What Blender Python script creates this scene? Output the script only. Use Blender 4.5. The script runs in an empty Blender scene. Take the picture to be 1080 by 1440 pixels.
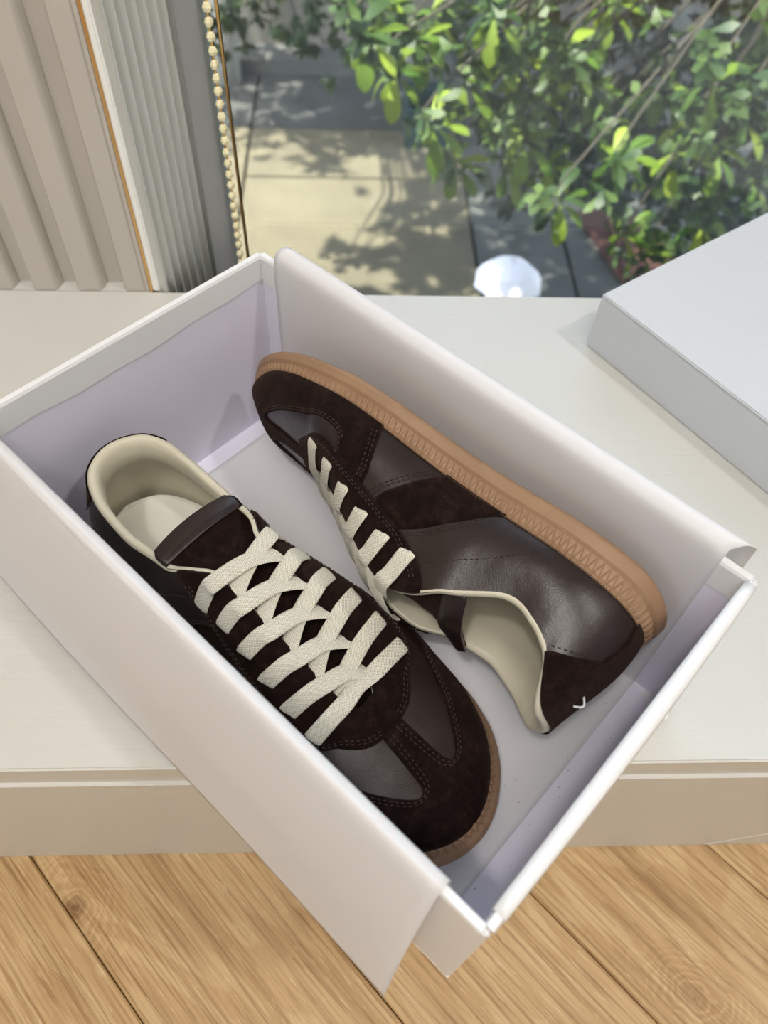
import bpy, bmesh, math, random
import numpy as np
from mathutils import Vector, Matrix
from mathutils.geometry import delaunay_2d_cdt
C = bpy.context.scene.collection
SC = bpy.context.scene
random.seed(7); rng = np.random.default_rng(7)

# ------------------------------------------------------------------ camera, world, lights
cam = bpy.data.cameras.new('camera'); co = bpy.data.objects.new('camera', cam); C.objects.link(co)
fw = Vector((0.04180092, 0.58309456, -0.81132818)); rt = Vector((0.99912545, -0.02357114, 0.03453616)); up = Vector((-0.00101392, 0.81206227, 0.58356991))
M = Matrix((rt, up, -fw)).transposed().to_4x4(); M.translation = Vector((0, 0, 0.4156)); co.matrix_world = M
cam.sensor_fit = 'VERTICAL'; cam.sensor_height = 36; cam.lens = 1100.57 / 1440 * 36
cam.clip_start = 0.01; cam.clip_end = 200
cam.dof.use_dof = True; cam.dof.focus_distance = 0.42; cam.dof.aperture_fstop = 9.0
SC.camera = co
W = bpy.data.worlds.new('world'); SC.world = W; W.use_nodes = True
nt = W.node_tree; bg = nt.nodes['Background']
sky = nt.nodes.new('ShaderNodeTexSky'); sky.sky_type = 'NISHITA'; sky.sun_disc = False
sky.sun_elevation = math.radians(58); sky.sun_rotation = math.radians(200); sky.air_density = 1.4; sky.dust_density = 2.5
hs = nt.nodes.new('ShaderNodeHueSaturation'); hs.inputs['Saturation'].default_value = 0.62; nt.links.new(sky.outputs[0], hs.inputs['Color']); nt.links.new(hs.outputs[0], bg.inputs[0]); bg.inputs[1].default_value = 2.1
SUN_DIR = Vector((0.62, 0.12, -1.20)).normalized()      # direction the light travels
sl = bpy.data.lights.new('sun', 'SUN'); sl.energy = 27.0; sl.angle = math.radians(0.8); sl.color = (1.0, 0.93, 0.80)
so = bpy.data.objects.new('sun', sl); C.objects.link(so); so.rotation_euler = SUN_DIR.to_track_quat('-Z', 'Y').to_euler(); so.location = (-3, -2, 8)
def area(name, loc, size, power, col, target=None, shape='DISK'):
    l = bpy.data.lights.new(name, 'AREA'); l.shape = shape; l.size = size; l.energy = power; l.color = col
    o = bpy.data.objects.new(name, l); C.objects.link(o); o.location = loc
    if target is not None: o.rotation_euler = (Vector(target) - Vector(loc)).to_track_quat('-Z', 'Y').to_euler()
    return o
area('ceiling_lamp', (-0.45, -0.55, 2.28), 0.16, 10, (1.0, 0.96, 0.92))
area('ceiling_lamp', (1.2, -0.25, 2.28), 0.16, 13, (1.0, 0.97, 0.94))  # unseen lamp set to the right to brighten the reeded reveal
area('ceiling_fill', (-0.2, -0.9, 2.28), 1.3, 23, (1.0, 0.96, 0.93), shape='SQUARE')  # broad unseen fill added overhead to lift the room and box interior
VS = SC.view_settings; VS.view_transform = 'Standard'; VS.look = 'None'; VS.gamma = 1; VS.use_curve_mapping = False
VS.exposure = 0.25

# ------------------------------------------------------------------ helpers
def tag(o, label=None, cat=None, group=None, kind=None):
    if label: o['label'] = label
    if cat: o['category'] = cat
    if group: o['group'] = group
    if kind: o['kind'] = kind
    return o
def empty(name, loc=(0, 0, 0), label=None, cat=None, group=None, kind=None):
    o = bpy.data.objects.new(name, None); C.objects.link(o); o.location = loc; o.empty_display_size = .02
    return tag(o, label, cat, group, kind)
def mesh_obj(name, verts, faces, mat, parent=None, smooth=True, uvs=None):
    me = bpy.data.meshes.new(name); me.from_pydata([tuple(map(float, v)) for v in verts], [], [tuple(int(i) for i in f) for f in faces])
    if uvs is not None:
        l = me.uv_layers.new(name='UVMap')
        for p in me.polygons:
            for li in p.loop_indices: l.data[li].uv = uvs[me.loops[li].vertex_index]
    me.materials.append(mat)
    if smooth:
        for p in me.polygons: p.use_smooth = True
    me.update(); o = bpy.data.objects.new(name, me); C.objects.link(o)
    if parent: o.parent = parent
    return o
def grid_faces(n, m, wrap=False, flip=False, off=0):
    F = []
    for i in range(n - 1):
        for j in range(m if wrap else m - 1):
            a, b = off + i * m + j, off + i * m + (j + 1) % m; c, d = b + m, a + m
            F.append((a, d, c, b) if flip else (a, b, c, d))
    return F
def clean(o, dist=1e-5, normals=True):
    bm = bmesh.new(); bm.from_mesh(o.data); bmesh.ops.remove_doubles(bm, verts=bm.verts, dist=dist)
    if normals: bmesh.ops.recalc_face_normals(bm, faces=bm.faces)
    bm.to_mesh(o.data); bm.free(); return o
def box(name, lo, hi, mat, parent=None, bevel=0.0, M=None, smooth=False):
    x0, y0, z0 = lo; x1, y1, z1 = hi
    bm = bmesh.new(); vs = [bm.verts.new((x, y, z)) for x in (x0, x1) for y in (y0, y1) for z in (z0, z1)]
    for f in ((0, 1, 3, 2), (4, 6, 7, 5), (0, 4, 5, 1), (2, 3, 7, 6), (0, 2, 6, 4), (1, 5, 7, 3)): bm.faces.new([vs[i] for i in f])
    if bevel: bmesh.ops.bevel(bm, geom=list(bm.edges), offset=bevel, segments=2, affect='EDGES', clamp_overlap=True)
    bmesh.ops.recalc_face_normals(bm, faces=bm.faces)
    if M is not None: bm.transform(M)
    me = bpy.data.meshes.new(name); bm.to_mesh(me); bm.free(); me.materials.append(mat)
    if smooth:
        for p in me.polygons: p.use_smooth = True
    o = bpy.data.objects.new(name, me); C.objects.link(o)
    if parent: o.parent = parent
    return o
def tube(name, pts, r, mat, parent=None, n=8, closed=False):
    pts = np.array(pts, float); k = len(pts); T = np.gradient(pts, axis=0)
    if closed: T = np.roll(pts, -1, 0) - np.roll(pts, 1, 0)
    T /= np.linalg.norm(T, axis=1, keepdims=True) + 1e-12
    ref = np.array([0.3, 0.2, 1.0]); V = []
    rr = np.broadcast_to(np.asarray(r, float), (k,))
    for i in range(k):
        a = np.cross(T[i], ref); a /= np.linalg.norm(a) + 1e-9; b = np.cross(T[i], a)
        for j in range(n):
            t = 2 * math.pi * j / n; V.append(pts[i] + rr[i] * (a * math.cos(t) + b * math.sin(t)))
    F = grid_faces(k, n, wrap=True)
    if closed: F += [((k - 1) * n + j, (k - 1) * n + (j + 1) % n, (j + 1) % n, j) for j in range(n)]
    else: F += [tuple(range(n - 1, -1, -1)), tuple((k - 1) * n + j for j in range(n))]
    return mesh_obj(name, V, F, mat, parent)

# ------------------------------------------------------------------ materials
class NB:
    def __init__(s, name):
        s.m = bpy.data.materials.new(name); s.m.use_nodes = True; s.t = s.m.node_tree; s.b = s.t.nodes['Principled BSDF']; s.out = s.t.nodes['Material Output']
    def n(s, typ, **kw):
        o = s.t.nodes.new(typ)
        for k, v in kw.items():
            if k.startswith('i_'): o.inputs[k[2:].replace('_', ' ')].default_value = v
            else: setattr(o, k, v)
        return o
    def l(s, a, b): s.t.links.new(a, b)
    def coord(s, which='Object', scale=(1, 1, 1)):
        tc = s.n('ShaderNodeTexCoord'); mp = s.n('ShaderNodeMapping'); mp.inputs['Scale'].default_value = scale
        s.l(tc.outputs[which], mp.inputs[0]); return mp.outputs[0]
    def noise(s, vec, scale, detail=4, rough=.5, dist=0):
        o = s.n('ShaderNodeTexNoise'); o.inputs['Scale'].default_value = scale; o.inputs['Detail'].default_value = detail
        o.inputs['Roughness'].default_value = rough; o.inputs['Distortion'].default_value = dist; s.l(vec, o.inputs['Vector']); return o.outputs['Fac']
    def ramp(s, fac, stops):
        r = s.n('ShaderNodeValToRGB'); e = r.color_ramp.elements
        while len(e) < len(stops): e.new(.5)
        for k, (p, c) in enumerate(stops): e[k].position = p; e[k].color = (*c, 1) if len(c) == 3 else c
        s.l(fac, r.inputs[0]); return r.outputs[0]
    def bump(s, h, strength, dist, prev=None):
        b = s.n('ShaderNodeBump'); b.inputs['Strength'].default_value = strength; b.inputs['Distance'].default_value = dist
        s.l(h, b.inputs['Height'])
        if prev is not None: s.l(prev, b.inputs['Normal'])
        return b.outputs[0]
    def base(s, col=None, rough=None, link=None, spec=None, sheen=None, coat=None):
        if col: s.b.inputs['Base Color'].default_value = (*col, 1)
        if link is not None: s.l(link, s.b.inputs['Base Color'])
        if rough is not None: s.b.inputs['Roughness'].default_value = rough
        if spec is not None: s.b.inputs['Specular IOR Level'].default_value = spec
        return s
def simple(name, col, rough=.5, noise=None, bump=None, spec=None):
    b = NB(name); b.base(col, rough, spec=spec); v = b.coord()
    if noise:
        sc, amt = noise; f = b.noise(v, sc, 5)
        b.base(link=b.ramp(f, [(.3, tuple(c * (1 - amt) for c in col)), (.7, tuple(min(1, c * (1 + amt)) for c in col))]))
    if bump:
        sc, st, d = bump; b.l(b.bump(b.noise(v, sc, 5), st, d), b.b.inputs['Normal'])
    return b.m
def m_leather():
    b = NB('brown_leather'); v = b.coord()
    f = b.noise(v, 60, 4); b.base(link=b.ramp(f, [(.3, (.015, .0078, .0062)), (.7, (.021, .0112, .0090))]), rough=.34, spec=.5)
    vo = b.n('ShaderNodeTexVoronoi'); vo.inputs['Scale'].default_value = 1500; b.l(v, vo.inputs['Vector'])
    n1 = b.bump(vo.outputs['Distance'], .12, .0004); n2 = b.bump(b.noise(v, 55, 3), .25, .0016, n1)
    b.l(n2, b.b.inputs['Normal']); return b.m
def m_suede():
    b = NB('brown_suede'); v = b.coord()
    f = b.noise(v, 160, 8, .75); f2 = b.noise(v, 3200, 3, .7)
    mx = b.n('ShaderNodeMath', operation='ADD'); b.l(f, mx.inputs[0]); b.l(f2, mx.inputs[1]); h = b.n('ShaderNodeMath', operation='MULTIPLY'); h.inputs[1].default_value = .5; b.l(mx.outputs[0], h.inputs[0])
    b.base(link=b.ramp(h.outputs[0], [(.36, (.0040, .0018, .0014)), (.52, (.0095, .0040, .0029)), (.68, (.050, .026, .020))]), rough=.95, spec=.12)
    b.b.inputs['Sheen Weight'].default_value = .12; b.b.inputs['Sheen Roughness'].default_value = .45; b.b.inputs['Sheen Tint'].default_value = (.55, .34, .27, 1)
    n1 = b.bump(f2, .6, .0005); n2 = b.bump(b.noise(v, 420, 6), .35, .0008, n1); b.l(n2, b.b.inputs['Normal']); return b.m
def m_gum():
    b = NB('gum_rubber'); v = b.coord()
    b.base(link=b.ramp(b.noise(v, 40, 4), [(.3, (.27, .160, .088)), (.7, (.33, .200, .114))]), rough=.5, spec=.4)
    b.l(b.bump(b.noise(v, 900, 3), .25, .0005), b.b.inputs['Normal']); return b.m
def m_lace():
    b = NB('cotton_lace'); tc = b.n('ShaderNodeUVMap'); sp = b.n('ShaderNodeSeparateXYZ'); b.l(tc.outputs[0], sp.inputs[0])
    def mth(op, a, c=None, val=None):
        o = b.n('ShaderNodeMath', operation=op); b.l(a, o.inputs[0])
        if c is not None: b.l(c, o.inputs[1])
        if val is not None: o.inputs[1].default_value = val
        return o.outputs[0]
    u = mth('MULTIPLY', sp.outputs[0], val=2300.); w = mth('MULTIPLY', sp.outputs[1], val=2900.)
    a = mth('SINE', mth('ADD', u, w)); c = mth('SINE', mth('SUBTRACT', u, w)); p = mth('ADD', mth('ABSOLUTE', a), mth('ABSOLUTE', c)); p = mth('MULTIPLY', p, val=.5)
    b.base(link=b.ramp(p, [(.2, (.50, .44, .32)), (.5, (.90, .84, .68)), (.85, (.97, .935, .80))]), rough=.95, spec=.15)
    n1 = b.bump(p, .8, .0010); v = b.coord(); b.l(b.bump(b.noise(v, 2500, 3), .4, .0003, n1), b.b.inputs['Normal'])
    b.b.inputs['Sheen Weight'].default_value = .15; return b.m
def m_oak(knot=None):
    b = NB('oak' if knot is None else 'oak_with_knot'); tc = b.n('ShaderNodeTexCoord'); oi = b.n('ShaderNodeObjectInfo')
    ad = b.n('ShaderNodeVectorMath', operation='ADD'); sc = b.n('ShaderNodeVectorMath', operation='SCALE'); cb = b.n('ShaderNodeCombineXYZ')
    b.l(oi.outputs['Random'], cb.inputs[0]); b.l(oi.outputs['Random'], cb.inputs[1]); b.l(cb.outputs[0], sc.inputs[0]); sc.inputs['Scale'].default_value = 3.7
    b.l(tc.outputs['Object'], ad.inputs[0]); b.l(sc.outputs[0], ad.inputs[1]); src = ad.outputs[0]
    def mp(scale):
        m = b.n('ShaderNodeMapping'); m.inputs['Scale'].default_value = scale; b.l(src, m.inputs[0]); return m.outputs[0]
    big = b.noise(mp((2.4, 8.5, 1)), 1.0, 3, .5, .8)
    mul = b.n('ShaderNodeMath', operation='MULTIPLY'); mul.inputs[1].default_value = 60.; b.l(big, mul.inputs[0])
    sn = b.n('ShaderNodeMath', operation='SINE'); b.l(mul.outputs[0], sn.inputs[0])
    fine = b.noise(mp((9, 420, 1)), 1.0, 6, .7, .5)
    fine2 = b.noise(mp((45, 900, 1)), 1.0, 3, .6)
    col = b.ramp(b.noise(mp((3, 26, 1)), 1., 5, .6, 1.0), [(.25, (.42, .27, .125)), (.5, (.56, .385, .195)), (.78, (.66, .475, .265))])
    m1 = b.n('ShaderNodeMixRGB', blend_type='MULTIPLY'); m1.inputs[0].default_value = .55; b.l(col, m1.inputs[1])
    b.l(b.ramp(sn.outputs[0], [(.0, (.80, .72, .62)), (.6, (1, 1, 1))]), m1.inputs[2])
    m2 = b.n('ShaderNodeMixRGB', blend_type='MULTIPLY'); m2.inputs[0].default_value = .95; b.l(m1.outputs[0], m2.inputs[1])
    b.l(b.ramp(fine, [(.34, (.52, .42, .32)), (.53, (1, 1, 1))]), m2.inputs[2])
    m3 = b.n('ShaderNodeMixRGB', blend_type='MIX'); b.l(m2.outputs[0], m3.inputs[1]); m3.inputs[2].default_value = (.80, .64, .42, 1)
    b.l(b.ramp(fine2, [(.62, (0, 0, 0)), (.72, (.75, .75, .75))]), m3.inputs[0])
    last = m3.outputs[0]
    if knot is not None:
        sub = b.n('ShaderNodeVectorMath', operation='SUBTRACT'); sub.inputs[1].default_value = (knot[0], knot[1], 0); b.l(tc.outputs['Object'], sub.inputs[0])
        mk = b.n('ShaderNodeMapping'); mk.inputs['Scale'].default_value = (1, 1.5, 0); b.l(sub.outputs[0], mk.inputs[0])
        nz = b.n('ShaderNodeTexNoise'); nz.inputs['Scale'].default_value = 34; nz.inputs['Detail'].default_value = 4; b.l(tc.outputs['Object'], nz.inputs['Vector'])
        ln_ = b.n('ShaderNodeVectorMath', operation='LENGTH'); b.l(mk.outputs[0], ln_.inputs[0])
        na = b.n('ShaderNodeMath', operation='MULTIPLY_ADD'); b.l(nz.outputs['Fac'], na.inputs[0]); na.inputs[1].default_value = .040; b.l(ln_.outputs['Value'], na.inputs[2])
        sn2 = b.n('ShaderNodeMath', operation='MULTIPLY'); b.l(na.outputs[0], sn2.inputs[0]); sn2.inputs[1].default_value = 900; sn3 = b.n('ShaderNodeMath', operation='SINE'); b.l(sn2.outputs[0], sn3.inputs[0])
        mrg = b.n('ShaderNodeMixRGB', blend_type='MULTIPLY'); b.l(b.ramp(na.outputs[0], [(.030, (.55, .55, .55)), (.080, (0, 0, 0))]), mrg.inputs[0]); b.l(last, mrg.inputs[1]); b.l(b.ramp(sn3.outputs[0], [(0, (.72, .62, .52)), (.7, (1, 1, 1))]), mrg.inputs[2])
        mc = b.n('ShaderNodeMixRGB', blend_type='MULTIPLY'); b.l(b.ramp(na.outputs[0], [(.020, (.9, .9, .9)), (.020 + knot[2], (0, 0, 0))]), mc.inputs[0]); b.l(mrg.outputs[0], mc.inputs[1]); mc.inputs[2].default_value = (.42, .33, .27, 1); last = mc.outputs[0]
    b.base(link=last, rough=.42, spec=.35); b.l(b.bump(fine, .35, .0006), b.b.inputs['Normal']); return b.m
def m_painted():
    b = NB('painted_wood'); v = b.coord(scale=(1, 9, 9)); f = b.noise(v, 22, 6, .65, .4)
    b.base(link=b.ramp(b.noise(b.coord(), 5, 4), [(.3, (.62, .615, .575)), (.7, (.66, .655, .615))]), rough=.32, spec=.45)
    b.l(b.bump(f, .35, .0012), b.b.inputs['Normal']); return b.m
def m_tissue():
    b = NB('white_tissue_paper'); b.base((.93, .925, .935), .75, spec=.25); v = b.coord()
    nrm = b.bump(b.noise(v, 18, 4), .25, .002, b.bump(b.noise(v, 700, 3), .08, .0004)); b.l(nrm, b.b.inputs['Normal'])
    tr = b.n('ShaderNodeBsdfTranslucent'); tr.inputs[0].default_value = (.85, .84, .85, 1); mx = b.n('ShaderNodeMixShader'); mx.inputs[0].default_value = .28
    b.l(b.b.outputs[0], mx.inputs[1]); b.l(tr.outputs[0], mx.inputs[2]); b.l(mx.outputs[0], b.out.inputs[0]); return b.m
def m_glass():
    b = NB('window_glass'); t = b.n('ShaderNodeBsdfTransparent'); t.inputs[0].default_value = (.94, .97, .95, 1)
    g = b.n('ShaderNodeBsdfGlossy'); g.inputs['Roughness'].default_value = .02; fr = b.n('ShaderNodeFresnel'); fr.inputs[0].default_value = 1.45
    m = b.n('ShaderNodeMixShader'); b.l(fr.outputs[0], m.inputs[0]); b.l(t.outputs[0], m.inputs[1]); b.l(g.outputs[0], m.inputs[2])
    d = b.n('ShaderNodeBsdfDiffuse'); d.inputs[0].default_value = (.8, .82, .84, 1); tl = b.n('ShaderNodeBsdfTranslucent'); tl.inputs[0].default_value = (.8, .85, .86, 1)
    ad = b.n('ShaderNodeMixShader'); ad.inputs[0].default_value = .5; b.l(d.outputs[0], ad.inputs[1]); b.l(tl.outputs[0], ad.inputs[2])
    m2 = b.n('ShaderNodeMixShader'); m2.inputs[0].default_value = .012; b.l(m.outputs[0], m2.inputs[1]); b.l(ad.outputs[0], m2.inputs[2]); b.l(m2.outputs[0], b.out.inputs[0])
    return b.m
def m_leaf(name, c0, c1, trans=.35, rough=.3):
    b = NB(name); oi = b.n('ShaderNodeObjectInfo'); v = b.coord('Generated'); f = b.noise(v, 14, 2)
    gi = b.n('ShaderNodeNewGeometry'); mx = b.n('ShaderNodeMath', operation='ADD'); b.l(gi.outputs['Random Per Island'], mx.inputs[0]); b.l(oi.outputs['Random'], mx.inputs[1])
    fr = b.n('ShaderNodeMath', operation='FRACT'); b.l(mx.outputs[0], fr.inputs[0])
    col = b.ramp(fr.outputs[0], [(0, c0), (.75, tuple((a + c) / 2 for a, c in zip(c0, c1))), (1, c1)]); b.base(link=col, rough=rough + .22, spec=.28)
    tr = b.n('ShaderNodeBsdfTranslucent'); b.l(col, tr.inputs[0]); ms = b.n('ShaderNodeMixShader'); ms.inputs[0].default_value = trans
    b.l(b.b.outputs[0], ms.inputs[1]); b.l(tr.outputs[0], ms.inputs[2]); b.l(ms.outputs[0], b.out.inputs[0]); return b.m
def m_gold():
    b = NB('gold_metal'); b.base((.80, .50, .20), .28); b.b.inputs['Metallic'].default_value = 1; return b.m
LEATHER, SUEDE, GUM, LACE = m_leather(), m_suede(), m_gum(), m_lace()
LINING = simple('cream_lining_leather', (.60, .555, .425), .42, noise=(30, .05), bump=(60, .25, .0015), spec=.4)
FABRIC = simple('grey_lining_cloth', (.40, .38, .33), .9, bump=(1500, .4, .0005))
INSOLE = simple('off_white_insole', (.74, .73, .64), .6, noise=(60, .04), bump=(90, .35, .001))
RAW = simple('raw_suede_edge', (.13, .062, .032), .95, noise=(900, .5), bump=(1500, .8, .0006))
THREAD = simple('brown_thread', (.034, .019, .015), .7)
CTHREAD = simple('cream_thread', (.6, .56, .45), .8)
BOARD = simple('white_coated_paper', (.82, .825, .83), .42, bump=(9, .06, .002))
LILAC = simple('lilac_grey_paper', (.80, .78, .89), .6, noise=(6, .04))
LIDP = simple('lid_paper', (.64, .665, .69), .45, bump=(7, .05, .002))
TISSUE, OAK, PAINT, GLASS, GOLD = m_tissue(), m_oak(), m_painted(), m_glass(), m_gold()
SPECK = simple('dark_dust', (.03, .02, .02), .9)

# ------------------------------------------------------------------ the room
FZ = -0.187; YF = 0.1315; YW = 0.518; GZ = -4.5
def struct(o): o['kind'] = 'structure'; return o
XL, XR, YB, CZ = -1.8, 2.2, -2.6, 2.3
PWALL = simple('white_wall_paint', (.74, .72, .68), .8)
struct(box('ceiling', (XL, YB, CZ), (XR, .75, CZ + .1), PWALL))
struct(box('wall_left', (XL - .1, YB, FZ), (XL, YW + .02, CZ), PWALL))
struct(box('wall_right', (XR, YB, FZ), (XR + .1, .70, CZ), PWALL))
struct(box('wall_back', (XL, YB - .1, FZ), (XR, YB, CZ), PWALL))
# floor: sub floor and diagonal oak planks, each plank its own piece
fl = struct(empty('floor', (0, 0, FZ)))
box('subfloor', (XL, YB, -.06), (XR, YF + .04, -.0125), simple('dark_subfloor', (.05, .035, .02), .9), fl)
ang = math.radians(-47); d = np.array([math.cos(ang), math.sin(ang)]); nn = np.array([-d[1], d[0]])
def clip(poly, f):
    out = []
    for i in range(len(poly)):
        a, b = poly[i], poly[(i + 1) % len(poly)]; fa, fb = f(a), f(b)
        if fa >= 0: out.append(a)
        if fa * fb < 0: t = fa / (fa - fb); out.append(a + (b - a) * t)
    return out
x0n = float(np.array([-.23, .134]) @ nn); PW = .1195
for k in range(-14, 26):
    lo, hi = x0n + k * PW, x0n + (k + 1) * PW; st = random.uniform(-1.4, 0)
    if -4 < k < 6: st = -.1 + .2 * (k % 3 - 1)
    e0 = -4.6 + st
    while e0 < 4.5:
        e1_ = e0 + 1.9
        lo_, hi_ = lo + .0004, hi - .0004; P = [d * e0 + nn * lo_, d * (e1_ - .0006) + nn * lo_, d * (e1_ - .0006) + nn * hi_, d * e0 + nn * hi_]
        for f in (lambda p: p[0] - XL, lambda p: XR - p[0], lambda p: p[1] - YB, lambda p: YF + .006 - p[1]):
            if len(P) > 2: P = clip(P, f)
        if len(P) > 2:
            P = np.array(P); c = P.mean(0); A = 0.5 * abs(sum(P[i][0] * P[(i + 1) % len(P)][1] - P[(i + 1) % len(P)][0] * P[i][1] for i in range(len(P))))
            if A > .002:
                loc = np.stack([(P - c) @ d, (P - c) @ nn], 1); r = len(loc)
                bm = bmesh.new(); vs = [bm.verts.new((x, y, 0)) for x, y in loc]; f = bm.faces.new(vs)
                if f.normal.z < 0 or f.calc_area() and (f.normal_update() or f.normal.z < 0): bmesh.ops.reverse_faces(bm, faces=[f])
                g = bmesh.ops.extrude_face_region(bm, geom=[f]); bmesh.ops.translate(bm, vec=(0, 0, -.012), verts=[v for v in g['geom'] if isinstance(v, bmesh.types.BMVert)])
                bmesh.ops.recalc_face_normals(bm, faces=bm.faces)
                te = [e for e in bm.edges if all(v.co.z > -.001 for v in e.verts)]
                bmesh.ops.bevel(bm, geom=te, offset=.0011, segments=1, affect='EDGES')
                me = bpy.data.meshes.new('floor_plank'); bm.to_mesh(me); bm.free(); mt_ = OAK
                for kx, ky, kr in ((-.190, .098, .012), (.228, .035, .005)):
                    q_ = np.array([kx, ky]) - c
                    if abs(q_ @ nn) < PW / 2 and loc[:, 0].min() < q_ @ d < loc[:, 0].max(): mt_ = m_oak((float(q_ @ d), float(q_ @ nn), kr))
                me.materials.append(mt_)
                o = bpy.data.objects.new('floor_plank', me); C.objects.link(o); o.parent = fl; o.location = (c[0], c[1], 0); o.rotation_euler = (0, 0, ang)
        e0 = e1_
# window seat: painted top, front board with groove, diagonal joint
ws = struct(empty('window_seat', (0, YF, FZ)))
def wsbox(n, lo, hi, bev=.0012): return box(n, (lo[0], lo[1] - YF, lo[2] - FZ), (hi[0], hi[1] - YF, hi[2] - FZ), PAINT, ws, bev)
wsbox('seat_top', (XL, YF + .0012, -.018), (XR, YW, 0), .0012)
wsbox('seat_back_edge', (XL, YW, -.3), (-.161, YW + .03, 0), .0005)
wsbox('groove_back', (XL, YF + .0022, -.035), (XR, YF + .02, -.012), 0)
def prism_y(name, poly, y0, y1, mat, parent, off=(0, 0, 0)):
    n = len(poly); V = [(x - off[0], y0 - off[1], z - off[2]) for x, z in poly] + [(x - off[0], y1 - off[1], z - off[2]) for x, z in poly]
    F = [tuple(range(n)), tuple(range(2 * n - 1, n - 1, -1))] + [(i, i + n, (i + 1) % n + n, (i + 1) % n) for i in range(n)]
    o = mesh_obj(name, V, F, mat, parent, smooth=False); clean(o)
    bm = bmesh.new(); bm.from_mesh(o.data); bmesh.ops.bevel(bm, geom=list(bm.edges), offset=.0008, segments=1, affect='EDGES'); bm.to_mesh(o.data); bm.free(); return o
ZT = -.0240
prism_y('front_board', [(XL, FZ), (.2564, FZ), (.2564 + .19, FZ + .157), (.2564 + .19, ZT), (XL, ZT)], YF, YF + .018, PAINT, ws, (0, YF, FZ))
prism_y('front_board', [(.2580, FZ), (XR, FZ), (XR, ZT), (.4486, ZT), (.4486, FZ + .157)], YF, YF + .018, PAINT, ws, (0, YF, FZ))
# outer wall below the glass, window frame, glass
OUTP = simple('outside_plaster', (.36, .34, .31), .9)
struct(box('wall_outside', (XL, .53, GZ), (XR, .60, -.30), OUTP)); struct(box('wall_skyblock_upper', (-9, .60, CZ + .12), (9, .78, 5.2), OUTP)); struct(box('wall_skyblock_left', (-9, .56, GZ), (XL - .12, .76, CZ + .1), OUTP)); struct(box('wall_skyblock_right', (XR + .12, .56, GZ), (9, .76, CZ + .1), OUTP))  # upper and side facade unseen, added to cut sky light on the yard
win = struct(empty('window_1', (-.1135, .572, -.3)))
FRM = simple('grey_window_frame', (.30, .31, .31), .4)
box('frame_side', (-.002, -.012, 0), (.0150, .026, CZ + .3), FRM, win, .001)
box('frame_bottom', (0, -.02, -.03), (XR + .12, .03, 0), FRM, win, .001)
box('glass_pane', (.016, .004, 0), (XR + .12, .008, CZ + .3), GLASS, win)
# fluted wall left of the window: broad battens, then the narrow reeded reveal
FL1 = simple('taupe_fluted_panel', (.56, .52, .465), .5, noise=(8, .03)); FL2 = simple('pale_reeded_panel', (.95, .96, .92), .5)
fw_ = struct(empty('wall_window_side', (-.1605, YW, 0)))
z1 = CZ
box('panel_back', (XL + .1605, .011, -.002), (-.001, .03, z1), FL1, fw_)
pitch = .0350
for k in range(46):
    xr = -.0055 - k * pitch; xl = xr - (.0225 if k == 0 else .0185)
    if k == 0: xl, xr = -.0215, -.0055
    if xl < XL + .17: break
    V = []; prof = [(xl - .0035, .011), (xl - .0012, .0035), (xl, .0012), (xl + .0012, 0), (xr - .0012, 0), (xr, .0012), (xr + .0012, .0035), (xr + .0030, .011)]
    for z in (0, z1): V += [(x, y, z) for x, y in prof]
    n = len(prof); F = [(i, i + 1, i + 1 + n, i + n) for i in range(n - 1)] + [tuple(range(n)), tuple(range(2 * n - 1, n - 1, -1))]
    mesh_obj('batten', V, F, FL1, fw_, smooth=False)
box('corner_strip', (-.0055, .0, 0), (-.0015, .012, z1), FL1, fw_, .0008)
box('gold_inlay', (-.0015, -.0008, 0), (.0003, .011, z1), GOLD, fw_, .0003)
box('corner_bead', (.0003, 0, 0), (.0055, .012, z1), FL2, fw_, .001)
# reeded reveal from (.0055,.001) to (.036,.085)
A = np.array([.0055, .001]); B = np.array([.0450, .0545]); nr = 8; dv = (B - A); Ln = np.linalg.norm(dv); dv = dv / Ln; nv = np.array([dv[1], -dv[0]])
ZB = -.08
bk = [A, B, B - nv * .02, A - nv * .02]
mesh_obj('reveal_back', [(p[0], p[1], z) for z in (ZB, z1) for p in bk], [(0, 1, 5, 4), (1, 2, 6, 5), (2, 3, 7, 6), (3, 0, 4, 7), (0, 3, 2, 1), (4, 5, 6, 7)], FL2, fw_, smooth=False)
for k in range(nr):
    t0, t1 = k * Ln / nr + .0008, (k + 1) * Ln / nr - .0034; prof = []
    for q in range(9):
        a = math.pi * q / 8; prof.append(A + dv * ((t0 + t1) / 2 - math.cos(a) * (t1 - t0) / 2) + nv * (.0060 * math.sin(a) ** .7 if 0 < q < 8 else -.0005))
    n = len(prof); V = [(p[0], p[1], z) for z in (ZB, z1) for p in prof]
    F = [(i, i + n, i + 1 + n, i + 1) for i in range(n - 1)] + [tuple(range(n)), tuple(range(2 * n - 1, n - 1, -1))]
    clean(mesh_obj('reed', V, F, FL2, fw_))
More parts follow.
